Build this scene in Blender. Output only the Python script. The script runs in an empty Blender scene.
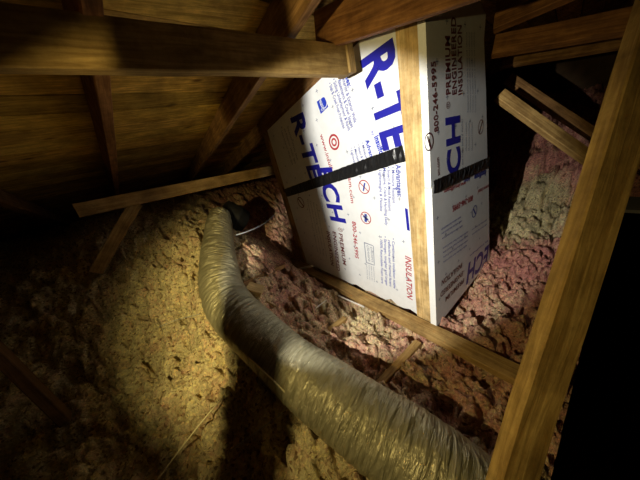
import bpy, bmesh, math, random
import numpy as np
from mathutils import Vector, Matrix, noise
random.seed(7); rng = np.random.default_rng(7)
scn = bpy.context.scene; C = scn.collection

# ------------------------------------------------------------ camera
F = 220.0; EYE = 1.08                     # focal length in pixels, eye height above the ceiling boards
dn = Vector((130, 500, 220)).normalized()
rr = Vector((330, -182, 220)); rr = (rr - dn*rr.dot(dn)).normalized()
ll = dn.cross(rr)
if ll.x > 0: ll = -ll
cx = Vector((rr.x, ll.x, -dn.x)); cy = Vector((rr.y, ll.y, -dn.y)); cz = Vector((rr.z, ll.z, -dn.z))
CAM = Vector((0, 0, EYE))
def ray(px, py): return cx*(px-320) + cy*(py-240) + cz*F        # unit depth = F
def PD(px, py, d): return CAM + ray(px, py)*(d/F)
def PP(px, py, n, c):                                            # on the plane n.p = c
    r = ray(px, py); n = Vector(n); return CAM + r*((c - n.dot(CAM))/n.dot(r))
def PX(px, py, x): return PP(px, py, (1,0,0), x)
def PY(px, py, y): return PP(px, py, (0,1,0), y)
def PZ(px, py, z): return PP(px, py, (0,0,1), z)
cam_d = bpy.data.cameras.new('camera'); cam = bpy.data.objects.new('camera', cam_d); C.objects.link(cam)
M = Matrix((( cx.x, -cy.x, -cz.x), (cx.y, -cy.y, -cz.y), (cx.z, -cy.z, -cz.z))).to_4x4()
M.translation = CAM; cam.matrix_world = M
cam_d.sensor_width = 36; cam_d.lens = F/640*36; cam_d.clip_start = .02
scn.camera = cam

# ------------------------------------------------------------ materials
def mat(name):
    m = bpy.data.materials.new(name); m.use_nodes = True
    nt = m.node_tree; b = nt.nodes['Principled BSDF']; return m, nt, b
def N(nt, t, **k):
    n = nt.nodes.new(t)
    for a, v in k.items():
        if a in n.inputs.keys(): n.inputs[a].default_value = v
        else: setattr(n, a, v)
    return n
def ramp(nt, stops):
    r = nt.nodes.new('ShaderNodeValToRGB'); e = r.color_ramp.elements
    while len(e) < len(stops): e.new(.5)
    for i, (p, c) in enumerate(stops): e[i].position = p; e[i].color = (*c, 1)
    return r
def wood(name, dark, light, rough=.75, knots=True):
    m, nt, b = mat(name); L = nt.links
    tc = N(nt, 'ShaderNodeTexCoord'); oi = N(nt, 'ShaderNodeObjectInfo')
    ad = N(nt, 'ShaderNodeVectorMath', operation='ADD'); mu = N(nt, 'ShaderNodeVectorMath', operation='SCALE'); mu.inputs['Scale'].default_value = 37
    cb = N(nt, 'ShaderNodeCombineXYZ')
    L.new(oi.outputs['Random'], cb.inputs[0]); L.new(oi.outputs['Random'], cb.inputs[1]); L.new(cb.outputs[0], mu.inputs[0])
    L.new(tc.outputs['Object'], ad.inputs[0]); L.new(mu.outputs[0], ad.inputs[1])
    mp = N(nt, 'ShaderNodeMapping'); mp.inputs['Scale'].default_value = (2.2, 34, 34); L.new(ad.outputs[0], mp.inputs[0])
    nz = N(nt, 'ShaderNodeTexNoise', Scale=2.2, Detail=7, Roughness=.62, Distortion=.9); L.new(mp.outputs[0], nz.inputs['Vector'])
    rp = ramp(nt, [(.34, dark), (.52, tuple((a+c)/2 for a, c in zip(dark, light))), (.66, light)]); L.new(nz.outputs[0], rp.inputs[0])
    big = N(nt, 'ShaderNodeTexNoise', Scale=9, Detail=6, Roughness=.7); L.new(ad.outputs[0], big.inputs['Vector'])
    bm_ = ramp(nt, [(.35, (.58, .56, .54)), (.62, (1.12, 1.12, 1.12))]); L.new(big.outputs[0], bm_.inputs[0])
    mx = N(nt, 'ShaderNodeMix', data_type='RGBA', blend_type='MULTIPLY'); mx.inputs[0].default_value = 1
    L.new(rp.outputs[0], mx.inputs[6]); L.new(bm_.outputs[0], mx.inputs[7]); out = mx.outputs[2]
    if knots:
        mk = N(nt, 'ShaderNodeMapping'); mk.inputs['Scale'].default_value = (3.2, 7, 7); L.new(ad.outputs[0], mk.inputs[0])
        vo = N(nt, 'ShaderNodeTexVoronoi', Scale=1.1); L.new(mk.outputs[0], vo.inputs['Vector'])
        kr = ramp(nt, [(.04, (.25, .18, .12)), (.13, (1, 1, 1))]); L.new(vo.outputs['Distance'], kr.inputs[0])
        m2 = N(nt, 'ShaderNodeMix', data_type='RGBA', blend_type='MULTIPLY'); m2.inputs[0].default_value = 1
        L.new(out, m2.inputs[6]); L.new(kr.outputs[0], m2.inputs[7]); out = m2.outputs[2]
    L.new(out, b.inputs['Base Color']); b.inputs['Roughness'].default_value = rough
    b.inputs['Specular IOR Level'].default_value = .25
    bp = N(nt, 'ShaderNodeBump', Strength=.35, Distance=.004); L.new(nz.outputs[0], bp.inputs['Height']); L.new(bp.outputs[0], b.inputs['Normal'])
    return m
M_old = wood('old_framing_wood', (.20, .10, .035), (.46, .26, .10))
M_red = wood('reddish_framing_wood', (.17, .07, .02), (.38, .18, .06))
M_pine = wood('fresh_pine', (.52, .33, .12), (.80, .60, .29))
M_tan = wood('tan_lumber', (.28, .16, .05), (.50, .33, .12))
M_dark = wood('shade_toned_wood', (.07, .035, .012), (.16, .08, .03))  # wood darkened to carry the dimness outside the torch light
M_dim = wood('weathered_beam_wood', (.22, .13, .035), (.44, .29, .095))
M_deck = wood('roof_deck_boards', (.38, .23, .035), (.88, .58, .13))
# per board tone on the deck
nt = M_deck.node_tree; b = nt.nodes['Principled BSDF']
at = N(nt, 'ShaderNodeAttribute', attribute_name='tone'); src = b.inputs['Base Color'].links[0].from_socket
mm = N(nt, 'ShaderNodeMix', data_type='RGBA', blend_type='MULTIPLY'); mm.inputs[0].default_value = 1
nt.links.new(src, mm.inputs[6]); nt.links.new(at.outputs['Color'], mm.inputs[7]); nt.links.new(mm.outputs[2], b.inputs['Base Color'])

def plain(name, col, rough=.5, metal=0, bump=0, bscale=60, var=0, spec=.4):
    m, nt, b = mat(name); L = nt.links
    b.inputs['Roughness'].default_value = rough; b.inputs['Metallic'].default_value = metal
    b.inputs['Specular IOR Level'].default_value = spec
    tc = N(nt, 'ShaderNodeTexCoord')
    nz = N(nt, 'ShaderNodeTexNoise', Scale=bscale, Detail=5); L.new(tc.outputs['Object'], nz.inputs['Vector'])
    v = max(var, .04)
    rp = ramp(nt, [(.3, tuple(c*(1-v) for c in col)), (.7, tuple(min(1, c*(1+v)) for c in col))]); L.new(nz.outputs[0], rp.inputs[0])
    L.new(rp.outputs[0], b.inputs['Base Color'])
    if bump:
        bp = N(nt, 'ShaderNodeBump', Strength=bump, Distance=.003); L.new(nz.outputs[0], bp.inputs['Height']); L.new(bp.outputs[0], b.inputs['Normal'])
    return m
M_foam = plain('white_foam_facer', (.80, .82, .83), .42, bump=.08, bscale=25)
M_bead = plain('foam_bead_edge', (.86, .87, .84), .8, bump=.6, bscale=220)
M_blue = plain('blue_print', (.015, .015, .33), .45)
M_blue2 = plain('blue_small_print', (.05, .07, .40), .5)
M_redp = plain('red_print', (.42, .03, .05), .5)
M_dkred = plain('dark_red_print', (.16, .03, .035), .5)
M_grey = plain('grey_print', (.25, .28, .38), .5)
M_logo = plain('bright_blue_print', (.02, .05, .50), .4)
M_tape = plain('black_tape', (.012, .012, .013), .28, bump=1.0, bscale=35, spec=.6)
M_black = plain('black_collar', (.006, .006, .006), .7)
M_cord = plain('tan_twine', (.72, .64, .38), .8)
M_wire = plain('grey_wire', (.45, .47, .48), .4)
M_white = plain('pale_scrap', (.75, .70, .62), .7, var=.15)
M_wall = plain('dark_sheathing', (.10, .06, .03), .9, var=.3, bscale=8)
M_board = plain('ceiling_board', (.35, .33, .30), .9)

def foil():
    m, nt, b = mat('wrinkled_foil_jacket'); L = nt.links
    tc = N(nt, 'ShaderNodeTexCoord')
    uv = N(nt, 'ShaderNodeUVMap')
    mp = N(nt, 'ShaderNodeMapping'); mp.inputs['Scale'].default_value = (75, 7, 1); mp.inputs['Rotation'].default_value = (0, 0, .10); L.new(uv.outputs[0], mp.inputs[0])
    n1 = N(nt, 'ShaderNodeTexNoise', Scale=1.0, Detail=4, Roughness=.6, Distortion=.6); L.new(mp.outputs[0], n1.inputs['Vector'])
    n2 = N(nt, 'ShaderNodeTexNoise', Scale=38, Detail=3); L.new(tc.outputs['Object'], n2.inputs['Vector'])
    ad = N(nt, 'ShaderNodeMath', operation='MULTIPLY_ADD'); ad.inputs[1].default_value = .35
    L.new(n2.outputs[0], ad.inputs[0]); L.new(n1.outputs[0], ad.inputs[2])
    bp = N(nt, 'ShaderNodeBump', Strength=1, Distance=.013); L.new(ad.outputs[0], bp.inputs['Height']); L.new(bp.outputs[0], b.inputs['Normal'])
    rp = ramp(nt, [(.3, (.26, .24, .14)), (.7, (.46, .42, .28))]); L.new(n1.outputs[0], rp.inputs[0]); L.new(rp.outputs[0], b.inputs['Base Color'])
    b.inputs['Metallic'].default_value = .5; b.inputs['Roughness'].default_value = .40
    return m
M_foil = foil()

def insul():
    m, nt, b = mat('loose_fill_insulation'); L = nt.links
    at = N(nt, 'ShaderNodeAttribute', attribute_name='kind_mix')
    tc = N(nt, 'ShaderNodeTexCoord')
    n1 = N(nt, 'ShaderNodeTexNoise', Scale=9, Detail=6, Roughness=.7); L.new(tc.outputs['Object'], n1.inputs['Vector'])
    n2 = N(nt, 'ShaderNodeTexNoise', Scale=48, Detail=4, Roughness=.7); L.new(tc.outputs['Object'], n2.inputs['Vector'])
    s = N(nt, 'ShaderNodeSeparateColor'); L.new(at.outputs['Color'], s.inputs[0])
    a = N(nt, 'ShaderNodeMath', operation='MULTIPLY_ADD'); a.inputs[1].default_value = 1.7; L.new(n1.outputs[0], a.inputs[0]); L.new(s.outputs[0], a.inputs[2])
    a2 = N(nt, 'ShaderNodeMath', operation='ADD'); a2.inputs[1].default_value = -.85; L.new(a.outputs[0], a2.inputs[0])
    a3 = N(nt, 'ShaderNodeMath', operation='MULTIPLY_ADD'); a3.inputs[1].default_value = .9; L.new(n2.outputs[0], a3.inputs[0]); L.new(a2.outputs[0], a3.inputs[2])
    a4 = N(nt, 'ShaderNodeMath', operation='ADD'); a4.inputs[1].default_value = -.45; L.new(a3.outputs[0], a4.inputs[0])
    rp = ramp(nt, [(.0, (.86, .76, .44)), (.35, (.82, .62, .38)), (.65, (.76, .42, .30)), (1, (.60, .25, .22))]); L.new(a4.outputs[0], rp.inputs[0])
    # every tuft of fibre has its own tone
    ds = N(nt, 'ShaderNodeMix', data_type='VECTOR'); ds.inputs[0].default_value = .03; L.new(tc.outputs['Object'], ds.inputs[4])
    dn_ = N(nt, 'ShaderNodeTexNoise', Scale=30, Detail=3); L.new(tc.outputs['Object'], dn_.inputs['Vector']); L.new(dn_.outputs['Color'], ds.inputs[5])
    vo = N(nt, 'ShaderNodeTexVoronoi', Scale=95); L.new(ds.outputs[1], vo.inputs['Vector'])
    sv = N(nt, 'ShaderNodeSeparateColor'); L.new(vo.outputs['Color'], sv.inputs[0])
    vr = ramp(nt, [(0, (.34, .27, .22)), (.22, (.85, .82, .8)), (.75, (1.0, 1.0, .98)), (1, (1.25, 1.2, 1.0))]); L.new(sv.outputs[0], vr.inputs[0])
    a5 = N(nt, 'ShaderNodeMath', operation='MULTIPLY_ADD'); a5.inputs[1].default_value = .3; L.new(sv.outputs[1], a5.inputs[0]); L.new(a4.outputs[0], a5.inputs[2])
    a6 = N(nt, 'ShaderNodeMath', operation='ADD'); a6.inputs[1].default_value = -.15; L.new(a5.outputs[0], a6.inputs[0]); L.new(a6.outputs[0], rp.inputs[0])
    n3 = N(nt, 'ShaderNodeTexNoise', Scale=110, Detail=4, Roughness=.7); L.new(tc.outputs['Object'], n3.inputs['Vector'])
    r3 = ramp(nt, [(.3, (.65, .65, .65)), (.7, (1.25, 1.25, 1.25))]); L.new(n3.outputs[0], r3.inputs[0])
    mx = N(nt, 'ShaderNodeMix', data_type='RGBA', blend_type='MULTIPLY'); mx.inputs[0].default_value = 1
    L.new(rp.outputs[0], mx.inputs[6]); L.new(r3.outputs[0], mx.inputs[7])
    my = N(nt, 'ShaderNodeMix', data_type='RGBA', blend_type='MULTIPLY'); my.inputs[0].default_value = 1
    L.new(mx.outputs[2], my.inputs[6]); L.new(vr.outputs[0], my.inputs[7]); L.new(my.outputs[2], b.inputs['Base Color'])
    b.inputs['Roughness'].default_value = .95; b.inputs['Specular IOR Level'].default_value = .1
    bp = N(nt, 'ShaderNodeBump', Strength=1, Distance=.02); L.new(n3.outputs[0], bp.inputs['Height']); L.new(bp.outputs[0], b.inputs['Normal'])
    return m
M_ins = insul()

# ------------------------------------------------------------ object helpers
def link(name, me, m=None, parent=None):
    o = bpy.data.objects.new(name, me); C.objects.link(o)
    if m: me.materials.append(m)
    if parent: o.parent = parent
    return o
def tag(o, label, cat, group=None, kind=None):
    o['label'] = label
    o['category'] = cat
    if group: o['group'] = group
    if kind: o['kind'] = kind
    return o
def mesh(name, vs, fs):
    me = bpy.data.meshes.new(name); me.from_pydata([tuple(v) for v in vs], [], fs); me.update(); return me
def board_mesh(L, w, h, bev=.003, bend=0, seed=0):
    """a board along +X, centred in y and z, eased edges and very slightly uneven"""
    bm = bmesh.new(); n = max(2, int(L/.15)); rg = random.Random(seed)
    rings = []
    for i in range(n+1):
        x = L*i/n; dy = bend*math.sin(math.pi*i/n) + rg.uniform(-1, 1)*.0012; dz = rg.uniform(-1, 1)*.0012
        pts = []
        for sy, sz in ((1, 1), (-1, 1), (-1, -1), (1, -1)):
            a = (sy*w/2, sz*(h/2-bev)); c = (sy*(w/2-bev), sz*h/2)
            pts += ([a, c] if sy*sz > 0 else [c, a])
        rings.append([bm.verts.new((x, y+dy, z+dz)) for y, z in pts])
    k = len(rings[0])
    for a, c in zip(rings, rings[1:]):
        for j in range(k): bm.faces.new((a[j], a[(j+1) % k], c[(j+1) % k], c[j]))
    bm.faces.new(rings[0][::-1]); bm.faces.new(rings[-1])
    bmesh.ops.recalc_face_normals(bm, faces=bm.faces)
    me = bpy.data.meshes.new('board'); bm.to_mesh(me); bm.free(); return me
def frame(p0, p1, up):
    x = (p1-p0).normalized(); z = Vector(up); z = (z - x*z.dot(x)).normalized(); y = z.cross(x)
    m = Matrix((( x.x, y.x, z.x), (x.y, y.y, z.y), (x.z, y.z, z.z))).to_4x4(); m.translation = p0; return m
def board(name, p0, p1, w, h, up, m, label=None, cat='roof framing board', group=None, parent=None, seed=0, bend=0):
    """p0-p1 is the centre line; h is measured along up, w across"""
    p0 = Vector(p0); p1 = Vector(p1)
    o = link(name, board_mesh((p1-p0).length, w, h, seed=seed, bend=bend), m, parent); o.matrix_world = frame(p0, p1, up)
    if label: tag(o, label, cat, group)
    return o
def slab(name, corners, n, t, m, parent=None):
    """polygon of corners, thickness t on the -n side"""
    n = Vector(n); k = len(corners); vs = [Vector(c) for c in corners] + [Vector(c) - n*t for c in corners]
    fs = [tuple(range(k)), tuple(range(2*k-1, k-1, -1))] + [(i, i+k, (i+1) % k+k, (i+1) % k) for i in range(k)]
    me = mesh(name, vs, fs); bm = bmesh.new(); bm.from_mesh(me); bmesh.ops.recalc_face_normals(bm, faces=bm.faces); bm.to_mesh(me); bm.free()
    return link(name, me, m, parent)
def tube_mesh(pts, r, sides=8):
    bm = bmesh.new(); rings = []; prev = None
    for i, p in enumerate(pts):
        t = (pts[min(i+1, len(pts)-1)] - pts[max(i-1, 0)]).normalized()
        a = prev if prev else (Vector((0, 0, 1)) if abs(t.z) < .9 else Vector((1, 0, 0)))
        a = (a - t*a.dot(t)).normalized(); prev = a; bb = t.cross(a)
        rings.append([bm.verts.new(p + (a*math.cos(q) + bb*math.sin(q))*r) for q in [2*math.pi*j/sides for j in range(sides)]])
    for a, c in zip(rings, rings[1:]):
        for j in range(sides): bm.faces.new((a[j], a[(j+1) % sides], c[(j+1) % sides], c[j]))
    bm.faces.new(rings[0][::-1]); bm.faces.new(rings[-1])
    for f in bm.faces: f.smooth = True
    me = bpy.data.meshes.new('tube'); bm.to_mesh(me); bm.free(); return me
def spline(ps, n):
    """Catmull-Rom through ps (each a tuple of any length)"""
    ps = [np.array(p, float) for p in ps]; P = [2*ps[0]-ps[1]] + ps + [2*ps[-1]-ps[-2]]; out = []
    for i in range(1, len(P)-2):
        for k in range(n):
            t = k/n; a, b_, c, d = P[i-1:i+3]
            out.append(.5*((2*b_) + (-a+c)*t + (2*a-5*b_+4*c-d)*t*t + (-a+3*b_-3*c+d)*t**3))
    out.append(ps[-1]); return out

# ------------------------------------------------------------ insulation ground
DUCT = [(220, 215, 1.62, .070), (219, 226, 1.57, .088), (219, 243, 1.48, .097), (219, 268, 1.33, .108), (223, 290, 1.21, .110), (233, 310, 1.12, .114),
        (261, 338, 1.02, .114), (293, 367, .93, .116), (333, 397, .83, .124), (378, 429, .75, .126), (420, 459, .68, .127), (468, 498, .62, .128), (530, 555, .57, .127)]
duct_pts = []
for (a, b_, d, r) in DUCT:
    p = PD(a, b_, d); duct_pts.append((p.x, p.y, p.z, r))
E = EYE
ctrl = [(-1, .8, .03), (-.3, .77, .03), (.5, -.5, .0), (1.3, .1, .02), (1.5, -.6, 0), (-1.2, -.8, .05), (.62, .9, .015), (.68, .5, .01), (.74, 1.35, .03), (.80, 1.75, .06),
        (1.3, .35, .02), (1.75, .4, .06), (1.95, .2, .05), (-.48, 2.18, E-.44), (-.87, 1.67, .18), (-.35, 1.64, E-.80), (.44, 2.95, E-.30), (1.15, 3.2, E-.40), (.80, 2.2, E-.78),
        (2.5, .35, .12), (3.0, .4, .36), (3.6, .5, .62), (4.6, .5, .85), (2.4, -.8, .05), (0, 5, E-.30), (-2, 5, E-.25), (3, 4, .9), (-3, 2.5, E-.6), (-2.6, 0, .1),
        (2.2, -2.2, 0), (-2.2, -2.2, .05), (1.9, 1.2, .08), (2.6, 2.6, .4)]
for p in duct_pts[1:]: ctrl.append((p[0], p[1], p[2]-p[3]+.012))
A = np.array(ctrl)
def tps(r2): return np.where(r2 > 1e-12, .5*r2*np.log(np.maximum(r2, 1e-12)), 0)
n_ = len(A); K = tps(((A[:, None, :2]-A[None, :, :2])**2).sum(-1)) + .01*np.eye(n_)
Pm = np.c_[np.ones(n_), A[:, :2]]; W = np.linalg.solve(np.block([[K, Pm], [Pm.T, np.zeros((3, 3))]]), np.r_[A[:, 2], 0, 0, 0])
def ground(x, y):
    x = np.asarray(x, float); y = np.asarray(y, float); z = W[n_] + W[n_+1]*x + W[n_+2]*y
    for i in range(n_): z = z + W[i]*tps((x-A[i, 0])**2 + (y-A[i, 1])**2)
    return np.maximum(z, -.01)
def vnoise(x, y, s, seed):
    x = x/s; y = y/s; ix = np.floor(x).astype(int); iy = np.floor(y).astype(int); fx = x-ix; fy = y-iy
    fx = fx*fx*(3-2*fx); fy = fy*fy*(3-2*fy); T = np.random.default_rng(seed).random((512, 512))
    g = lambda a, c: T[a % 512, c % 512]
    return (g(ix, iy)*(1-fx)+g(ix+1, iy)*fx)*(1-fy) + (g(ix, iy+1)*(1-fx)+g(ix+1, iy+1)*fx)*fy
def lumps(x, y, s, seed):
    """round nodules about s across"""
    T = np.random.default_rng(seed).random((512, 512, 3)); gx = x/s; gy = y/s; ix = np.floor(gx).astype(int); iy = np.floor(gy).astype(int); best = np.full(x.shape, -1.0)
    for dx in (-1, 0, 1):
        for dy in (-1, 0, 1):
            t = T[(ix+dx) % 512, (iy+dy) % 512]; d2 = (gx-(ix+dx+t[..., 0]))**2 + (gy-(iy+dy+t[..., 1]))**2; R = .55+.4*t[..., 2]
            best = np.maximum(best, R*np.sqrt(np.maximum(0, 1-d2/R**2)))
    return np.maximum(best, 0)*s
def axis(lo, a, b_, hi, fine, coarse):
    o = [a]; s = fine
    while o[-1] < b_: o.append(o[-1]+fine)
    s = fine
    while o[-1] < hi: s = min(s*1.06, coarse); o.append(o[-1]+s)
    l = [a]; s = fine
    while l[-1] > lo: s = min(s*1.06, coarse); l.append(l[-1]-s)
    return np.array(l[:0:-1] + o)
gx = axis(-3.19, -.8, 1.9, 4.98, .0062, .05); gy = axis(-2.59, .0, 2.4, 5.98, .0062, .04)
X, Y = np.meshgrid(gx, gy, indexing='ij'); Z = ground(X, Y)
wx = X + .03*(vnoise(X, Y, .05, 1)-.5); wy = Y + .03*(vnoise(X, Y, .05, 2)-.5)
rough = .8*lumps(wx, wy, .095, 3)*(vnoise(X, Y, .13, 21) > .35) + 1.15*lumps(wx, wy, .05, 4) + .95*lumps(wx, wy, .026, 5) + .8*lumps(X + .01*vnoise(X, Y, .02, 31), Y, .0155, 15)*(.4+.8*vnoise(X, Y, .1, 16)) + .05*(vnoise(X, Y, .22, 6)-.5) + .03*(vnoise(X, Y, .1, 7)-.5) + .004*(vnoise(X, Y, .009, 17)-.5)
crk = np.abs(vnoise(wx, wy, .16, 8)-.5 + .4*(vnoise(wx, wy, .05, 9)-.5)); crack = np.clip(1-crk/.035, 0, 1)*(vnoise(X, Y, .35, 10) > .45)
far = np.clip((X-1.7)/.4, 0, 1)
crk2 = np.abs(vnoise(X*.7+wx*.3, Y*2.2, .3, 11)-.5); crack2 = np.clip(1-crk2/.05, 0, 1)*far
# dips for the joists and a level seat under the timber plate
pit = np.clip((vnoise(wx, wy, .07, 12)*.6 + vnoise(wx, wy, .032, 13)*.4 - .57)/.10, 0, 1)
Zf = Z + rough - .068 - .055*crack - .06*pit - .09*crack2
plate = (X > .79) & (X < .93) & (Y > .0) & (Y < 2.1); Zf = np.where(plate, np.minimum(Zf, .012), Zf)
inbox = (X > .90) & (X < 1.72) & (Y > .50) & (Y < 1.8); Zf = np.where(inbox, np.minimum(Zf, .02), Zf)
for a, c in (((418, 341), (371, 391)), ((345, 317), (302, 348))):
    a = PZ(*a, .03); c = PZ(*c, .03); d_ = c-a; L2 = d_.x**2+d_.y**2; t_ = np.clip(((X-a.x)*d_.x+(Y-a.y)*d_.y)/L2, 0, 1)
    Zf = np.where(np.hypot(X-a.x-d_.x*t_, Y-a.y-d_.y*t_) < .028, np.minimum(Zf, .012), Zf)
HX0, HX1, HY0, HY1 = .25, 3.3, -1.3, -.045          # opening added in the floor to keep the right foreground black
edge = (X > HX0-.03) & (X < HX1+.03) & (Y > HY0-.03) & (Y < HY1+.012); Zf = np.where(edge, np.minimum(Zf, .0), Zf)
nx, ny = X.shape
co = np.stack([X, Y, Zf], -1).reshape(-1, 3)
idx = np.arange(nx*ny).reshape(nx, ny); q = np.stack([idx[:-1, :-1], idx[1:, :-1], idx[1:, 1:], idx[:-1, 1:]], -1).reshape(-1, 4)
cxm = (X[:-1, :-1]+X[1:, 1:])/2; cym = (Y[:-1, :-1]+Y[1:, 1:])/2
q = q[~((cxm > HX0) & (cxm < HX1) & (cym > HY0) & (cym < HY1)).ravel()]
me = bpy.data.meshes.new('loose_insulation'); me.vertices.add(len(co)); me.vertices.foreach_set('co', co.ravel().astype(np.float32))
me.loops.add(q.size); me.loops.foreach_set('vertex_index', q.ravel().astype(np.int32)); me.polygons.add(len(q)); me.polygons.foreach_set('loop_start', np.arange(0, q.size, 4, dtype=np.int32))
me.polygons.foreach_set('use_smooth', np.ones(len(q), bool)); me.update(calc_edges=True)
duct_x = np.interp(Y, [p[1] for p in duct_pts[::-1]], [p[0] for p in duct_pts[::-1]])
pink = np.clip((X-duct_x)/.3, 0, 1)*.46 + .13 + .3*np.clip((X-1.3)/.4, 0, 1)
pink = pink - .45*np.clip(1-np.hypot(X-.72, (Y-.9)*.6)/.28, 0, 1)
batt = np.clip(1.6-np.hypot((X-2.45)/.38, (Y-.42)/.22), 0, 1); pink = pink - 1.2*batt
ca = me.color_attributes.new('kind_mix', 'FLOAT_COLOR', 'POINT'); cc = np.ones((nx*ny, 4), np.float32); cc[:, 0] = np.clip(pink, 0, 1).ravel(); cc[:, 1] = cc[:, 0]; cc[:, 2] = cc[:, 0]
ca.data.foreach_set('color', cc.ravel())
o = link('loose_insulation', me, M_ins); tag(o, 'lumpy pink and yellow blown insulation covering the attic floor', 'insulation', kind='stuff')

def struct(o): o['kind'] = 'structure'; return o
def boxm(name, a, c, m):
    vs = [(x, y, z) for x in (a[0], c[0]) for y in (a[1], c[1]) for z in (a[2], c[2])]
    fs = [(0, 1, 3, 2), (4, 6, 7, 5), (0, 4, 5, 1), (2, 3, 7, 6), (0, 2, 6, 4), (1, 5, 7, 3)]
    return link(name, mesh(name, vs, fs), m)
fv = []; ff = []
for a, c in (((-3.2, -2.6), (HX0, 6)), ((HX1, -2.6), (5, 6)), ((HX0, -2.6), (HX1, HY0)), ((HX0, HY1), (HX1, 6))):
    k = len(fv); fv += [(x, y, z) for x in (a[0], c[0]) for y in (a[1], c[1]) for z in (-.16, -.13)]
    ff += [tuple(k+i for i in f) for f in ((0, 1, 3, 2), (4, 6, 7, 5), (0, 4, 5, 1), (2, 3, 7, 6), (0, 2, 6, 4), (1, 5, 7, 3))]
struct(link('floor', mesh('floor', fv, ff), M_board))
struct(boxm('floor', (-3.2, -2.6, -2.45), (5, 1, -2.4), M_wall))
for nm, a, c in (('wall_left', (-3.25, -2.6, -.13), (-3.2, 6, 2.2)), ('wall_right', (5, -2.6, -.13), (5.05, 6, 2.2)), ('wall_back', (-3.2, -2.65, -.13), (5, -2.6, 2.2)), ('wall_front', (-3.2, 6, -.13), (5, 6.05, 2.2))):
    struct(boxm(nm, a, c, M_wall))

# ------------------------------------------------------------ roof: low pitch, falling towards +Y
SL = .15; Z0 = EYE + .45                       # underside of the rafters at Y = 0
TH = math.radians(7); fx = Vector((math.cos(TH), math.sin(TH), 0)); fy = Vector((-math.sin(TH), math.cos(TH), 0))
RD = .115
def roof_z(x, y): return Z0 - SL*y
bm = bmesh.new(); tl = bm.loops.layers.float_color.new('tone'); v = -3.2; k = 0
dirY = (fy + Vector((0, 0, -SL*fy.y))).normalized(); dirX = (fx + Vector((0, 0, -SL*fx.y))).normalized(); nn = dirX.cross(dirY)
org = Vector((0, 0, Z0)) + nn*(RD+.001)
while v < 6.6:
    w = .138; t = random.uniform(.6, 1.15); tone = (t, t*random.uniform(.92, 1.02), t*random.uniform(.85, 1.05), 1); dz = random.uniform(0, .004)
    u = -3.6 + random.uniform(-1, 0)
    a = org + dirY*v; vs = [bm.verts.new(org + dirX*uu + dirY*(v+vv) + nn*(dz+zz)) for uu in (-4.4, 5.8) for vv in (0, w) for zz in (0, .018)]
    for f in ((0, 1, 3, 2), (4, 6, 7, 5), (0, 4, 5, 1), (2, 3, 7, 6), (0, 2, 6, 4), (1, 5, 7, 3)):
        fc = bm.faces.new([vs[i] for i in f])
        for l in fc.loops: l[tl] = tone
    v += w + .007; k += 1
bmesh.ops.recalc_face_normals(bm, faces=bm.faces)
me = bpy.data.meshes.new('ceiling'); bm.to_mesh(me); bm.free(); struct(link('ceiling', me, M_deck))
def plane_at(xr, yr): return Vector((0, 0, Z0)) + 0*fx
def roofpt(px, py, off=0):                    # where a pixel's ray meets the rafter underside plane
    return PP(px, py, nn, nn.dot(Vector((0, 0, Z0))) + off)
def rafter(p0, p1, m, label, y0=-2.4, y1=5.6, h=RD, w=.038, shift=0):
    """p0, p1: two points on the right lower edge"""
    d = (p1-p0); t0 = (y0-p0.y)/d.y; t1 = (y1-p0.y)/d.y
    a = p0 + d*t0; c = p0 + d*t1; side = nn.cross(d.normalized() if d.y > 0 else -d.normalized())
    if side.x > 0: side = -side
    s = side*(w/2) + nn*(h/2 - .0005)
    return board('rafter', a+s, c+s, w, h, nn, m, label, 'rafter', seed=int(p0.x*100))
rafter(roofpt(272, 71), roofpt(194, 180), M_old, 'rough sawn rafter passing just left of the tall foam clad box')
rafter(roofpt(327, 77), roofpt(226, 176), M_old, 'rafter touching the top edge of the white foam clad box', y0=.66)
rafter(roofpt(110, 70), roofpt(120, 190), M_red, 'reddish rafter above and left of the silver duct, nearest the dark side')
rafter(roofpt(110, 70)-fx*.55, roofpt(120, 190)-fx*.55, M_old, 'rafter lost in the dark at the far left')

# ------------------------------------------------------------ other timbers
b0 = PD(0, 36, .375); b1 = PD(343, 60, .80)
yb = .72
b0 = PY(-60, 33, yb); b1 = PY(347, 59.5, yb)
zb = (PY(0, 38, yb).z + PY(345, 60, yb).z)/2
hdr = board('collar_beam', (b0.x, yb+.019, PY(-60, 30, yb).z), (b1.x, yb+.019, PY(346, 59.5, yb).z), .038, .098, (0, 0, 1), M_dim, 'long level beam crossing the upper left, ending at the foam box', 'beam', seed=3)
pc = PY(349, 56, yb-.0)
board('cleat_block', Vector((b1.x+.02, yb+.03, pc.z-.055)), Vector((b1.x+.02, yb+.03, pc.z+.05)), .038, .075, (0, 1, 0), M_dim, 'short upright block capping the end of the level beam', 'wood block', seed=4)
yl = 2.0
c0 = PY(76, 211, yl); c1 = PY(290, 166.5, yl)
board('brace', (c0.x, yl+.019, c0.z), (c1.x, yl+.019, c1.z), .038, .086, (0, 0, 1), M_tan, 'lower tan brace running level behind the silver duct to the foam box', 'brace', seed=5)
d0 = PY(136, 203, yl+.06); d1 = PY(96, 272, yl+.06)
board('web_strut', d0, d1, .038, .075, (1, 0, .6), M_tan, 'short slanting strut under the lower brace, foot in the insulation', 'strut', seed=6)
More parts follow.
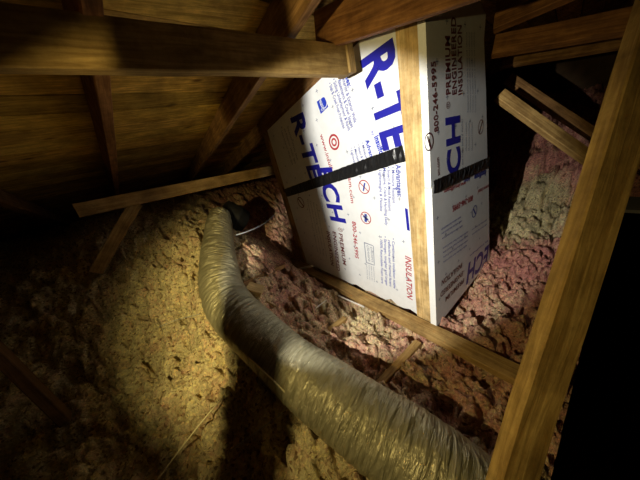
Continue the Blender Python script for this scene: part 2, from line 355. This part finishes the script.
# wide board running over the top front of the box
xw = .79
w0 = PX(317, 44, xw); w1 = PX(440, 17, xw); w2 = PX(520, -6, xw)
dwn = (w2-PX(357, 45, xw)).normalized(); upw = Vector((0, 0, 1)) - dwn*dwn.z; upw.normalize()
e0 = PX(324, 52, xw); e1 = e0 + dwn*1.15
board('wide_plank', Vector((xw-.0, e0.y, e0.z)) + upw*.0575 + Vector((-.019, 0, 0)), Vector((xw, e1.y, e1.z)) + upw*.0575 + Vector((-.019, 0, 0)), .038, .115, upw, M_red, 'wide rusty brown plank crossing over the top of the foam box', 'plank', seed=8)
# right foreground post
p0 = PD(511, 480, .395); p1 = PD(615, 150, .39); dd = (p1-p0)
board('diagonal_post', p0-dd*.55, p1+dd*.75, .066, .030, -cz, M_dim, 'large close diagonal post filling the right foreground', 'post', seed=9)
# left foreground brace, nearly black
p0 = PD(-30, 325, .9); p1 = PD(66, 420, 1.05)
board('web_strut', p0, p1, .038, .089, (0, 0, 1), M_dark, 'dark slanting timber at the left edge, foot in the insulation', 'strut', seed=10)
# framing in the dark at the right
def member(name, a, c, da, dc, w, h, up, m, label, cat='roof framing board', seed=0): return board(name, PD(*a, da), PD(*c, dc), w, h, up, m, label, cat, seed=seed)
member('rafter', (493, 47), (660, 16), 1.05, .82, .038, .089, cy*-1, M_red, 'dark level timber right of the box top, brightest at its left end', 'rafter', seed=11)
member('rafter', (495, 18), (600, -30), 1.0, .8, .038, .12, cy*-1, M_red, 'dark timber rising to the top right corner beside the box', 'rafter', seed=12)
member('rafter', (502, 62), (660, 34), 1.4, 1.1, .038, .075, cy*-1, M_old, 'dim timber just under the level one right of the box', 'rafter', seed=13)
member('web_strut', (499, 95), (620, 181), 1.25, 1.15, .038, .062, -cy, M_tan, 'tan strut sloping down right of the box, lower of the pair', 'strut', seed=14)
member('web_strut', (508, 78), (640, 166), 1.5, 1.35, .038, .06, -cy, M_old, 'dim strut sloping down right of the box, upper of the pair', 'strut', seed=15)
# plate and joist tops at the floor
PT = .045                                            # top of the plate
xe = .893
JO = [[PZ(418, 341, .03), PZ(371, 391, .03)], [PZ(345, 317, .03), PZ(302, 348, .03)]]
pl = board('sole_plate', (xe-.044, .03, .026), (xe-.044, 2.0, .026), .089, .038, (0, 0, 1), M_tan, 'flat floor plank under the box, running on toward the right foreground', 'plank', seed=16)
for (A0, A1), lb in zip(JO, ('short bare joist top near the box corner, half buried in insulation', 'short bare joist top midway along the box, half buried in insulation')):
    dz = Vector((0, 0, -.042)); board('ceiling_joist', A0+dz, A1+dz, .036, .085, (0, 0, 1), M_tan, lb, 'joist', 'joist tops showing through the insulation', seed=17)

# ------------------------------------------------------------ the foam clad box
XF = .895; YF = PX(436, 324, XF).y                    # front plane, side plane
root = bpy.data.objects.new('insulated_shaft', None); C.objects.link(root); root.location = (XF, YF, 0)
tag(root, 'tall box framed in pine and clad with printed white foam boards', 'insulated box')
PAR = Matrix.Translation((-XF, -YF, 0))
def child(o): o.parent = root; o.matrix_parent_inverse = PAR; return o
XP = XF + .006                                        # face of the left foam boards
def topz(y): return Z0 - SL*y - .012
# studs
def stud(ya, yb_, label, m, seed, x=XF):
    yc = (ya+yb_)/2
    o = board('stud', (x+.019, yc, .046), (x+.019, yc, topz(yc)-.004), yb_-ya, .038, (-1, 0, 0), m, seed=seed)
    o['label'] = label; o.parent = root; o.matrix_parent_inverse = PAR; return o
st_r = PX(417, 316, XF).y; st_l = PX(306, 262, XF).y; st_l2 = PX(294, 257, XF).y
stud(YF+.027, st_r, 'pale knotty corner stud', M_pine, 20); stud(st_l, st_l+.085, 'shaded stud at the far edge', M_tan, 21)
YE = st_l+.085
# foam boards: outlines in (y,z) for the left face and (x,z) for the right one
def tapeL(px): return 190.5 + (px-290)*(156.5-190.5)/(401-290)
def L_(px, py): p = PX(px, py, XP); return p
yl_, yr_ = st_l-.001, st_r+.001
def zt(y):                                             # centre line of the tape on the left face
    a = PX(290, 191.5, XP); c = PX(402, 154, XP); return a.z + (c.z-a.z)*(y-a.y)/(c.y-a.y)
def foam(name, corners, n, label, t=.025):
    o = slab(name, corners, n, t, M_foam, None); o.data.materials.append(M_bead)
    for i, p in enumerate(o.data.polygons): p.material_index = 0 if i < 2 else 1
    o.parent = root; o.matrix_parent_inverse = PAR; o['label'] = label; return o
nL = (-1, 0, 0); nR = (0, -1, 0)
up_l = foam('foam_board', [(XP, yl_, zt(yl_)), (XP, yl_, topz(yl_)), (XP, yr_, topz(yr_)), (XP, yr_, zt(yr_))], nL, 'upper printed board on the wide face, set aslant')
# ragged lower edge
low = [(XP, yl_, zt(yl_)-.002), (XP, yr_, zt(yr_)-.002)]
rag = []; ny_ = 26
for i in range(ny_+1):
    y = yr_ + (yl_-yr_)*i/ny_; z = .052 + (.022*max(0, math.sin(i*1.9)+.3*math.sin(i*5.1)) if i < 14 else .004)
    rag.append((XP, y, z))
lo_l = foam('foam_board', low + rag, nL, 'lower printed board on the wide face, ragged along its foot')
YP = YF
def R_(px, py): return PY(px, py, YP)
tr0 = R_(430.5, 188); tr1 = R_(486.5, 162.5)
x0 = XF-.002
def ztr(x): return tr0.z + (tr1.z-tr0.z)*(x-tr0.x)/(tr1.x-tr0.x)
xt = R_(477, 4).x; xk = R_(486, 14).x; xm = R_(487.5, 162).x; xb = R_(488.5, 262).x
zk = R_(486, 14).z; ztop = R_(477, 2).z
up_r = foam('foam_board', [(x0, YP, ztr(x0)), (x0, YP, topz(YP)), (xt, YP, topz(YP)), (xk, YP, zk), (R_(484, 40).x, YP, R_(484, 40).z), (R_(486, 90).x, YP, R_(486, 90).z), (xm, YP, ztr(xm))], nR, 'upper printed board on the narrow face, letters running upward', .027)
lo_r = foam('foam_board', [(x0-.004, YP-.005, .035), (x0-.004, YP-.005, ztr(x0)-.002), (xm, YP-.005, ztr(xm)-.002), (xb, YP-.005, .035)], nR, 'lower printed board on the narrow face, letters upside down', .031)
# back closing panels (the sides nobody faces)
foam('foam_board', [(1.72, YE, .05), (XF+.04, YE, .05), (XF+.04, YE, topz(YE)), (1.50, YE, topz(YE))], (0, 1, 0), 'plain board closing the far side')

# printing ---------------------------------------------------------------
def text_verts(s, bold=0, shear=0, size=1):
    cu = bpy.data.curves.new('t', 'FONT'); cu.body = s; cu.size = size; cu.offset = bold; cu.shear = shear; cu.resolution_u = 3
    cu.space_character = 1.0 + bold*2
    o = bpy.data.objects.new('t', cu); C.objects.link(o)
    dg = bpy.context.evaluated_depsgraph_get(); me = bpy.data.meshes.new_from_object(o.evaluated_get(dg))
    vs = [v.co.copy() for v in me.vertices]; fs = [tuple(p.vertices) for p in me.polygons]
    bpy.data.objects.remove(o); bpy.data.curves.remove(cu); bpy.data.meshes.remove(me); return vs, fs
class Print:
    def __init__(s, panel, face): s.p = panel; s.face = face; s.v = []; s.f = []; s.cuts = []
    def pt(s, px, py): 
        return PX(px, py, XP-.0008) if s.face == 'L' else (PY(px, py, YP-.0008) if s.face == 'R' else PY(px, py, YP-.0058))
    def n(s): return Vector((-1, 0, 0)) if s.face == 'L' else Vector((0, -1, 0))
    def add(s, vs, fs): k = len(s.v); s.cuts.append((k, len(s.f))); s.v += vs; s.f += [tuple(i+k for i in f) for f in fs]; return s
    def line(s, t, a, c, h, bold=0, shear=0, clip=None):
        """baseline from pixel a to pixel c, cap height h metres"""
        A_ = s.pt(*a); B_ = s.pt(*c); e = (B_-A_); Ln = e.length; e.normalize(); u = s.n().cross(e)
        vs, fs = text_verts(t, bold, shear)
        x0_ = min(v.x for v in vs); x1_ = max(v.x for v in vs); kx = Ln/(x1_-x0_); ky = h/.70
        return s.add([A_ + e*((v.x-x0_)*kx) + u*(v.y*ky) for v in vs], fs)
    def quad(s, ps): return s.add([s.pt(*p) for p in ps], [tuple(range(len(ps)))])
    def ring(s, c, r, w=.2, n=28):
        o_ = s.pt(*c); e = Vector((0, 0, 1)); u = s.n().cross(e); vs = []; fs = []
        for i in range(n):
            q_ = 2*math.pi*i/n; d_ = e*math.cos(q_) + u*math.sin(q_); vs += [o_+d_*r, o_+d_*r*(1-w)]
        for i in range(n): j = (i+1) % n; fs.append((2*i, 2*j, 2*j+1, 2*i+1))
        return s.add(vs, fs)
    def bar(s, c, r, ang, w):
        o_ = s.pt(*c); e = Vector((0, 0, 1)); u = s.n().cross(e); d_ = e*math.cos(ang)+u*math.sin(ang); g = s.n().cross(d_)
        return s.add([o_-d_*r-g*w, o_+d_*r-g*w, o_+d_*r+g*w, o_-d_*r+g*w], [(0, 1, 2, 3)])
    def done(s, name, m, label=None, split=True):
        if split and len(s.cuts) > 1:
            V, Fs, cu = s.v, s.f, s.cuts + [(len(s.v), len(s.f))]
            for (a, fa), (c, fc) in zip(cu, cu[1:]):
                s.v = V[a:c]; s.f = [tuple(i-a for i in f) for f in Fs[fa:fc]]; s.done(name, m, label, False)
            return
        me = mesh(name, s.v, s.f); bm = bmesh.new(); bm.from_mesh(me)
        for f in bm.faces:
            f.normal_update()
            if f.normal.dot(s.n()) < 0: f.normal_flip()
        bm.to_mesh(me); bm.free()
        o = link(name, me, m); o.parent = s.p
        if label: o['label'] = label
        return o
UL, LL_, UR, LR = (up_l, 'L'), (lo_l, 'L'), (up_r, 'R'), (lo_r, 'r')
# upper left board
Print(*UL).line('R-TE', (361, 60), (385.5, 154), .148, .035, .12).done('lettering', M_blue, 'large blue letters nearest the corner')
Print(*UL).line('R-TE', (290.5, 118), (311, 181), .140, .035, .12).done('lettering', M_blue, 'large blue letters on the shaded half')
p = Print(*UL)
for t, a, c in (('\u2022 Interior & Exterior Walls', (341, 76), (354, 123)), ('\u2022 Basements & Crawl Spaces', (337, 78), (351, 128)), ('\u2022 Siding Underlayment & Roofs', (332.5, 80), (348, 131)), ('\u2022 Slab & Crawl Frost Protection', (328.5, 84), (343, 129))):
    p.line(t, a, c, .021, .014)
for t, a, c in (('\u2022 Moisture', (361, 143), (366, 160.5)), ('\u2022 Insect & M', (357, 145), (362, 162)), ('\u2022 Maintains', (353.5, 147), (358, 163.5)), ('\u2022 Lightweig', (350, 148), (354, 165))):
    p.line(t, a, c, .016, .012)
p.done('small_print', M_blue2)
Print(*UL).line('Uses:', (344, 73), (348, 88), .026, .03).line('Advan', (365, 140.5), (370, 157.5), .024, .03).line('insulfo', (374, 137), (379.8, 155), .028, .045).line('by', (371.3, 131.5), (372.5, 135.5), .014, .01).done('small_print', M_logo, 'bold blue headings')
Print(*UL).line('www.insulfo', (319.8, 135), (331, 173), .030, .012).ring((334, 142.2), .042, .26).ring((334, 142.2), .022, .45).done('small_print', M_redp, 'dark red web address and ring mark')
Print(*UL).quad([(316.7, 101.7), (324.2, 96.3), (328.3, 106.7), (320.8, 114)]).done('logo_patch', M_logo)
w_ = Print(*UL); w_.pt = lambda px, py: PX(px, py, XP-.0012)
w_.line('energy', (319, 101.5), (323, 111.5), .030, .0).ring((323.5, 102.5), .028, .14).done('logo_mark', M_foam, 'white script on the blue patch')
# small print in the shaded columns at the far edge
p = Print(*UL)
for i, (a, c) in enumerate((((281, 131), (292, 165)), ((284, 129), (295, 164)), ((287, 127), (297, 160)))): p.line('Uses Interior Walls Slab'[i*2:], a, c, .02, .004)
p.done('small_print', M_grey)
# lower left board
Print(*LL_).line('ECH', (316.5, 168), (332, 222.5), .145, .035, .12).done('lettering', M_blue, 'large blue letters under the tape')
Print(*LL_).line('PREMIUM', (338.8, 233), (343, 264), .036, .022).line('ENGINEERED', (332.5, 231), (337, 270), .036, .022).line('INSULATION', (326.5, 231), (331, 264.5), .036, .022).line('\u00ae', (337.7, 227), (338.3, 231), .045, 0).done('lettering', M_dkred, 'dark red capitals in three rows')
Print(*LL_).line('am.com', (348, 177.5), (351, 203), .028, .012).line('800-246-5995', (352, 221), (355.2, 257.5), .032, .022).done('small_print', M_redp, 'dark red phone number and web address')
Print(*LL_).line('INSULATION', (405.2, 255.5), (407.2, 298), .034, .02, .2).done('lettering', M_redp, 'red slanted capitals by the corner stud')
p = Print(*LL_)
for c in ((364, 187), (365.7, 218)): p.ring(c, .039, .14).bar(c, .036, .8, .0025)
p.done('warning_circle', M_redp, 'dark red barred circle')
Print(*LL_).bar((364, 187), .024, -.4, .005).bar((365.7, 218), .026, -.2, .009).bar((365.7, 218), .02, 1.0, .006).done('warning_mark', M_blue2)
p = Print(*LL_)
for t, a, c in (('\u2022 Moisture Resistant', (391.5, 167), (392.6, 203)), ('\u2022 Insect & Mold Resistant', (387.2, 167), (388.6, 211)), ('Magazine, Crack & Handling Easily', (383, 168), (385.2, 225)), ('Lightweight & Flexible', (378.8, 170), (380.2, 211)),
                ('\u2022 Continuous insulation stable', (392, 238), (393.6, 288)), ('reflective and thermal facers', (388, 240), (389.6, 286)), ('\u2022 Stronger, tougher and longer', (384, 236), (385.6, 285)), ('\u2022 100% Recyclable Foam core', (380, 236), (381.4, 283))):
    p.line(t, a, c, .0165, .012)
p.line('Advantages:', (395.6, 164.5), (397.6, 197), .026, .03).done('small_print', M_blue2)
p = Print(*LL_).quad([(404.8, 208), (407.6, 209), (409.8, 231), (407, 230)]).done('logo_patch', M_blue)
p = Print(*LL_)
for q_ in (((364, 243), (364.7, 242.8), (366.7, 262), (366, 262.2)), ((373, 246), (373.6, 246), (374.6, 264.6), (374, 264.6)), ((364, 242), (373, 245.4), (373, 246), (364, 243)), ((366, 262), (374.6, 265), (374.6, 265.6), (366, 262.7))): p.quad(q_)
p.line('climate', (366.5, 245), (368.3, 261), .022, .0).line('protect', (370.5, 247), (371.8, 262), .018, 0)
for x_ in (366.3, 368.6, 370.9, 373.2): p.line('tested board ratio', (x_, 263.5+(x_-366)*.4), (x_+.9, 279+(x_-366)*.4), .009, 0)
for x_ in (307, 310, 313, 316): p.line('Expanded foam board insulation notes', (x_, 199+(x_-307)*.6), (x_+10.5, 252+(x_-307)*.6), .013, 0)
p.line('Insulating board for walls', (320.5, 198), (325, 222), .014, 0).done('small_print', M_grey)
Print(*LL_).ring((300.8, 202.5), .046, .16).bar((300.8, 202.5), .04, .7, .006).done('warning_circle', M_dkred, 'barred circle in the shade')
# little crosses
def crosses(panel, face, inside, step=(.115, .15), tilt=0, m=M_grey, r=.0095):
    p = Print(panel, face)
    n = p.n(); o_ = p.pt(*inside[0]); e = Vector((0, 0, 1)); u = n.cross(e)
    e2 = e*math.cos(tilt)+u*math.sin(tilt); u2 = n.cross(e2); vs = []
    poly = [panel_co for panel_co in inside[1]]
    for i in range(-16, 17):
        for j in range(-14, 15):
            q_ = o_ + e2*(i*step[0]) + u2*(j*step[1] + (i % 2)*step[1]*.5)
            a_ = (q_.y if face == 'L' else q_.x, q_.z); c_ = False; k = len(poly)
            for t in range(k):
                (x1, y1), (x2, y2) = poly[t], poly[(t+1) % k]
                if (y1 > a_[1]) != (y2 > a_[1]) and a_[0] < (x2-x1)*(a_[1]-y1)/(y2-y1)+x1: c_ = not c_
            if not c_: continue
            for d_, g in ((e2, u2), (u2, e2)): p.add([q_-d_*r-g*.0016, q_+d_*r-g*.0016, q_+d_*r+g*.0016, q_-d_*r+g*.0016], [(0, 1, 2, 3)])
    if p.v: p.done('nailing_crosses', m, None, False)
m_ = .03
crosses(up_l, 'L', ((352.5, 90), [(yl_-m_, zt(yl_)+m_), (yl_-m_, topz(yl_)-m_), (yr_+m_, topz(yr_)-m_), (yr_+m_, zt(yr_)+m_)]), tilt=.2)
crosses(lo_l, 'L', ((399.5, 199), [(yl_-m_, .1), (yl_-m_, zt(yl_)-m_*1.4), (yr_+m_, zt(yr_)-m_*1.4), (yr_+m_, .1)]))
crosses(lo_r, 'r', ((437.5, 218), [(x0+m_, .09), (x0+m_, ztr(x0)-.05), (xm-m_, ztr(xm)-.05), (xm-m_, .09)]))
crosses(up_r, 'R', ((447, 97), [(x0+m_, ztr(x0)+.05), (x0+m_, topz(YP)-.05), (xk-m_, zk-.05), (xm-m_, ztr(xm)+.05)]))
# upper right board, reading upward
Print(*UR).line('CH', (460, 170), (459.3, 111.5), .125, .035, .12).done('lettering', M_blue, 'large blue letters reading upward')
Print(*UR).line('PREMIUM', (450.4, 94), (449.8, 36), .037, .02).line('ENGINEERED', (456.4, 94), (455.6, 17), .037, .02).line('INSULATION', (462.2, 94), (461.6, 25), .037, .02).line('\u00ae', (450, 108), (449.8, 101), .03, 0).done('lettering', M_dkred, 'dark capitals in three upward rows')
Print(*UR).line('800-246-5995', (438.4, 131), (435.4, 61), .032, .02).line('am.com', (439.7, 175), (438.8, 157), .022, .012).done('small_print', M_dkred, 'dark phone number reading upward')
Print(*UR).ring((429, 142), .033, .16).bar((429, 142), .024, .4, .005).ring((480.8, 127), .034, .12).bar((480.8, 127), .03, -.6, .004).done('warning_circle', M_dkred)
p = Print(*UR)
for x_ in (468.3, 470.8, 473.3, 475.8): p.line('Continuous insulation that is stable and reflective', (x_, 112), (x_-1.2, 32), .012, 0)
p.line('by the foam board maker', (463, 170), (462.4, 118), .013, .006)
for x_ in (466.5, 469.4, 472.4): p.line('Moisture resistant', (x_, 150), (x_-.2, 122), .012, 0)
p.done('small_print', M_grey)
# lower right board, upside down
Print(*LR).line('ECH', (489.3, 244.5), (467.6, 265), .14, .03, .12).done('lettering', M_blue, 'large blue letters upside down')
Print(*LR).line('PREMIUM', (463.8, 278), (445.6, 297), .034, .012).line('ENGINEERED', (463, 270.5), (440.5, 292.5), .034, .012).line('INSULATION', (462, 262.5), (441.8, 280.5), .034, .012).done('lettering', M_dkred, 'dark capitals upside down')
Print(*LR).line('800-246-5995', (473, 195), (452.8, 206), .030, .02).line('www.insul', (489, 184), (478, 190), .026, .01).line('ww.insulfoam', (466, 181), (444, 189.5), .022, .01).done('small_print', M_redp, 'red phone number upside down')
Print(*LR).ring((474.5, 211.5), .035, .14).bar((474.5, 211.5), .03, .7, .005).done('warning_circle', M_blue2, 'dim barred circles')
p = Print(*LR)
for a, c in (((461, 216), (441, 229)), ((462, 220), (441.5, 233)), ((462.5, 225), (442, 238)), ((468, 231), (443, 247.5)), ((468, 235), (443, 252)), ((468, 239.5), (443.5, 256.5)), ((467, 244.5), (443.5, 261.5)), ((487, 219), (472, 229)), ((487, 223.5), (472, 234))):
    p.line('stable reflective foam board core', a, c, .012, .004)
p.line('Insulfoam', (486, 170), (474.5, 175), .03, .04).line('Advan', (470, 176.5), (464, 179.5), .022, .03).line('by insulfoam', (488, 240), (470, 255), .014, .01).done('small_print', M_blue2)
# tape over the joints
def tape(name, pa, pb, n, half_a, half_b, label):
    """strip with creases from pa to pb"""
    n = Vector(n); e = (pb-pa).normalized(); u = n.cross(e); k = 90; vs = []; fs = []; r_ = random.Random(5)
    for i in range(k+1):
        t = i/k; p_ = pa + (pb-pa)*t; h = half_a + (half_b-half_a)*t
        cr = [r_.uniform(0, .0022) + (.004 if r_.random() < .12 else 0) for _ in range(4)]
        for j, s_ in enumerate((-1, -.35, .35, 1)): vs.append(p_ + u*(h*s_ + r_.uniform(-.0015, .0015)) + n*(.0022 + cr[j]*(.4 if abs(s_) == 1 else 1)))
    for i in range(k):
        for j in range(3): a = i*4+j; fs.append((a, a+4, a+5, a+1))
    me = mesh(name, vs, fs); o = link(name, me, M_tape); o.parent = root; o.matrix_parent_inverse = PAR; o['label'] = label
    md = o.modifiers.new('s', 'SOLIDIFY'); md.thickness = .0015; md.offset = 0
ta = PX(283, 193.5, XP); tb = PX(402.5, 154, XP); ta.z = zt(ta.y); tb.z = zt(tb.y)
tape('tape', Vector((XP-.001, yl_-.002, zt(yl_))), Vector((XP-.001, yr_+.002, zt(yr_))), nL, .034, .034, 'creased black tape on the wide face')
tape('tape', Vector((x0+.004, YP-.006, ztr(x0))), Vector((xm-.002, YP-.006, ztr(xm))), nR, .028, .028, 'black tape on the narrow face')

# ------------------------------------------------------------ the duct
sp = spline(duct_pts, 40); sides = 112
dr = bpy.data.objects.new('insulated_duct', None); C.objects.link(dr); dr.location = (sp[len(sp)//2][0], sp[len(sp)//2][1], sp[len(sp)//2][2]-.13)
tag(dr, 'thick silver foil flexible duct curving across the insulation', 'duct')
DI = Matrix.Translation(-dr.location)
P3 = [Vector(s[:3]) for s in sp]; R3 = [s[3] for s in sp]
bm = bmesh.new(); uvl = bm.loops.layers.uv.new('UVMap'); rings = []; prev = Vector((0, 0, 1)); arc = 0; arcs = []
for i, p_ in enumerate(P3):
    if i: arc += (p_-P3[i-1]).length
    arcs.append(arc); t = (P3[min(i+1, len(P3)-1)]-P3[max(i-1, 0)]).normalized()
    a = (prev - t*prev.dot(t)).normalized(); prev = a; bb = t.cross(a); ring = []
    for j in range(sides):
        q_ = 2*math.pi*j/sides; d_ = a*math.cos(q_)+bb*math.sin(q_)
        w1 = noise.noise(Vector((arc*42 + 1.2*math.sin(q_+arc*3), math.cos(q_)*1.3, math.sin(q_)*1.3)))
        w2 = noise.noise(Vector((arc*95, math.cos(q_)*4+9, math.sin(q_)*4)))
        w3 = noise.noise(Vector((arc*5, math.cos(q_)*1.2+4, math.sin(q_)*1.2)))
        sag = 1 + .06*math.sin(arc*2*math.pi/.16)
        amp = .0052*(.55+.45*math.cos(q_*2)) + .002
        rad = R3[i]*(1 + .025*w3) + amp*(1-abs(w1)*2.4)*(.35+.9*max(0, w3+.3)) + .002*w2
        sq = 1 - .07*max(0, -d_.z)
        ring.append(bm.verts.new(p_ + d_*rad*sq))
    rings.append(ring)
for i in range(len(rings)-1):
    for j in range(sides):
        f = bm.faces.new((rings[i][j], rings[i][(j+1) % sides], rings[i+1][(j+1) % sides], rings[i+1][j])); f.smooth = True
        for l, (aa, jj) in zip(f.loops, ((i, j), (i, j+1), (i+1, j+1), (i+1, j))): l[uvl].uv = (arcs[aa], jj/sides)
# rounded closed far end
t0 = (P3[0]-P3[1]).normalized(); last = rings[0]
for s_ in (.35, .65, .85):
    nr = [bm.verts.new(P3[0] + (v.co-P3[0])*(1-s_**2*.75) + t0*.06*s_) for v in rings[0]]
    for j in range(sides): bm.faces.new((last[j], nr[j], nr[(j+1) % sides], last[(j+1) % sides])).smooth = True
    last = nr
bm.faces.new(last)
bmesh.ops.recalc_face_normals(bm, faces=bm.faces)
me = bpy.data.meshes.new('foil_jacket'); bm.to_mesh(me); bm.free(); o = link('foil_jacket', me, M_foil); o.parent = dr; o.matrix_parent_inverse = DI
# black collar where it drops away
pc = PD(222, 211, 1.74); ax = PD(243, 222, 1.86)
def lathe(name, p0, p1, prof, m, parent, inv, seg=40):
    e = (p1-p0).normalized(); a = Vector((0, 0, 1)); a = (a-e*a.dot(e)).normalized(); bb = e.cross(a); vs = []; fs = []
    for s_, r in prof: vs += [p0+(p1-p0)*s_+(a*math.cos(2*math.pi*j/seg)+bb*math.sin(2*math.pi*j/seg))*r for j in range(seg)]
    for i in range(len(prof)-1):
        for j in range(seg): fs.append((i*seg+j, i*seg+(j+1) % seg, (i+1)*seg+(j+1) % seg, (i+1)*seg+j))
    fs.append(tuple(range(seg-1, -1, -1))); fs.append(tuple((len(prof)-1)*seg+j for j in range(seg)))
    o = link(name, mesh(name, vs, fs), m)
    for p in o.data.polygons: p.use_smooth = True
    if parent: o.parent = parent; o.matrix_parent_inverse = inv
    return o
lathe('collar', pc, ax, [(0, .06), (.05, .10), (.5, .105), (.55, .112), (.62, .105), (1, .10)], M_black, dr, DI)

# ------------------------------------------------------------ small things on the insulation
def gz(x, y): return float(ground(x, y)) + .03
def onfloor(px, py, lift=.0):
    z = .05
    for _ in range(25): p_ = PZ(px, py, z); z = .5*z + .5*(gz(p_.x, p_.y)+lift)
    return p_
def stick(name, a, c, w, h, m, label, cat, lift=.02, group=None):
    p_ = onfloor(*a, lift); q_ = onfloor(*c, lift); return board(name, p_, q_, w, h, (0, 0, 1), m, label, cat, group, seed=hash(label) % 99)
board('wood_strip', PX(284, 271.5, .80), PX(312.5, 266, .83), .020, .012, (0, 0, 1), M_white, 'pale flat wood strip lying by the far foot of the box', 'wood scrap')
board('wood_strip', PX(326, 290, .785), PX(364, 307, .785), .008, .014, (0, 0, 1), M_white, 'thin white strip along the plank at the box foot', 'wood scrap')
stick('wood_strip', (310, 300), (314, 314), .008, .006, M_tan, 'short tan splinter standing among pink insulation', 'wood scrap', .03)
stick('wood_strip', (316, 308), (326, 300), .006, .005, M_white, 'small white splinter beside the thin white strip', 'wood scrap', .03)
stick('wood_strip', (266, 301), (276, 307), .010, .006, M_tan, 'small tan splinter just right of the silver duct', 'wood scrap', .03)
stick('wood_block', (247, 289), (262, 293), .075, .06, M_pine, 'yellow wood block touching the right side of the duct', 'wood block', .02)
stick('wood_strip', (240, 286), (284, 266), .016, .030, M_old, 'thin brown slat between the duct and the box', 'wood scrap', .03)
wp = [PD(236, 235, 1.48), PD(246, 232, 1.52), PD(258, 227, 1.6), PD(266, 222, 1.68), PD(274, 215, 1.8)]
o = link('wire', tube_mesh([Vector(s) for s in spline([tuple(p_) for p_ in wp], 8)], .003), M_wire); tag(o, 'grey wire sticking out of the insulation right of the duct top', 'wire')
# twine lying along the left of the duct and on to the lower left
def duct_surf(px, py, d): return PD(px, py, d)
tw = [PD(213, 321, 1.06), PD(222, 331, 1.00), PD(241, 350.5, .925), PD(260, 368, .865), PD(279, 386, .81), PD(288, 396, .80)]
o = link('twine', tube_mesh([Vector(s) for s in spline([tuple(p_) for p_ in tw], 8)], .0028), M_cord); tag(o, 'tan cord pressed along the left side of the duct bend', 'cord')
tw = [onfloor(224, 396, .075), onfloor(205, 418, .075), onfloor(182, 447, .075), onfloor(157, 481, .075), onfloor(130, 520, .07)]
o = link('twine', tube_mesh([Vector(s) for s in spline([tuple(p_) for p_ in tw], 8)], .0028), M_cord); tag(o, 'taut pale string across the insulation at the bottom left', 'cord')
tw = [onfloor(231, 450, .05), onfloor(255, 433, .055), onfloor(283, 413, .05)]
o = link('wire', tube_mesh([Vector(s) for s in spline([tuple(p_) for p_ in tw], 8)], .0015), M_wire); tag(o, 'hair thin wire on the dark insulation below the duct', 'wire')
tw = [onfloor(158, 327, .05), onfloor(176, 320, .055), onfloor(200, 314, .05)]
o = link('wire', tube_mesh([Vector(s) for s in spline([tuple(p_) for p_ in tw], 8)], .0012), M_wire); tag(o, 'hair thin wire on the lit insulation left of the duct', 'wire')

# ------------------------------------------------------------ the torch, an added fill and the unseen blocker shaped beside it
def spot(name, loc, tgt, power, ang, blend, col, size):
    l = bpy.data.lights.new(name, 'SPOT'); l.energy = power; l.spot_size = math.radians(ang); l.spot_blend = blend; l.color = col; l.shadow_soft_size = size
    o = bpy.data.objects.new(name, l); C.objects.link(o); o.location = loc
    o.rotation_euler = (Vector(tgt)-Vector(loc)).to_track_quat('-Z', 'Y').to_euler(); return o
T = CAM + cx*-.56 + cz*-.05 + cy*.09
def aim(a, c): return T + cx*a + cy*c + cz
spot('torch_beam', T, aim(.54, -.16), 124, 60, .22, (1, .99, .95), .007)
spot('torch_spill', T, aim(.49, -.02), 24, 99, .35, (1, .78, .32), .007)
spot('torch_ring', T, aim(-.03, .20), 46, 58, .9, (1, .81, .34), .007)
spot('fill_light', CAM + cx*.03 - cz*-.02, PX(330, 200, XF), .32, 100, 1, (1, .85, .6), .03)  # weak added fill that lifts the shaded part of the wide face
pb = T + cz*.14 + cx*(.185*.14)
def tp(a, c, d=.155): return T + (cx*a + cy*c + cz)*d
st = tag(bpy.data.objects.new('light_blocker', None), 'unseen post and plate shaped beside the torch to cast the dark band', 'stud'); C.objects.link(st)
g = slab('blocker_plate', [tp(.06, -.55), tp(.35, -.55), tp(.40, -.80), tp(.62, -.92), tp(.72, -1.6), tp(.22, -1.6), tp(.20, -.9)], -cz, .008, M_old); g.parent = st  # outline added to widen the shadow band across beam and rafters
sb = board('stud', pb + cy*.85 + cx*.11, pb - cy*.105 - cx*.008, .044, .034, cz, M_old, seed=30); sb.parent = st  # unseen upright sized to throw the dark band over box and duct
wd = bpy.data.worlds.new('world'); scn.world = wd; wd.use_nodes = True
wd.node_tree.nodes['Background'].inputs[0].default_value = (0, 0, 0, 1)
scn.view_settings.view_transform = 'Standard'; scn.view_settings.look = 'None'; scn.view_settings.gamma = 1; scn.view_settings.use_curve_mapping = False
scn.view_settings.exposure = 0
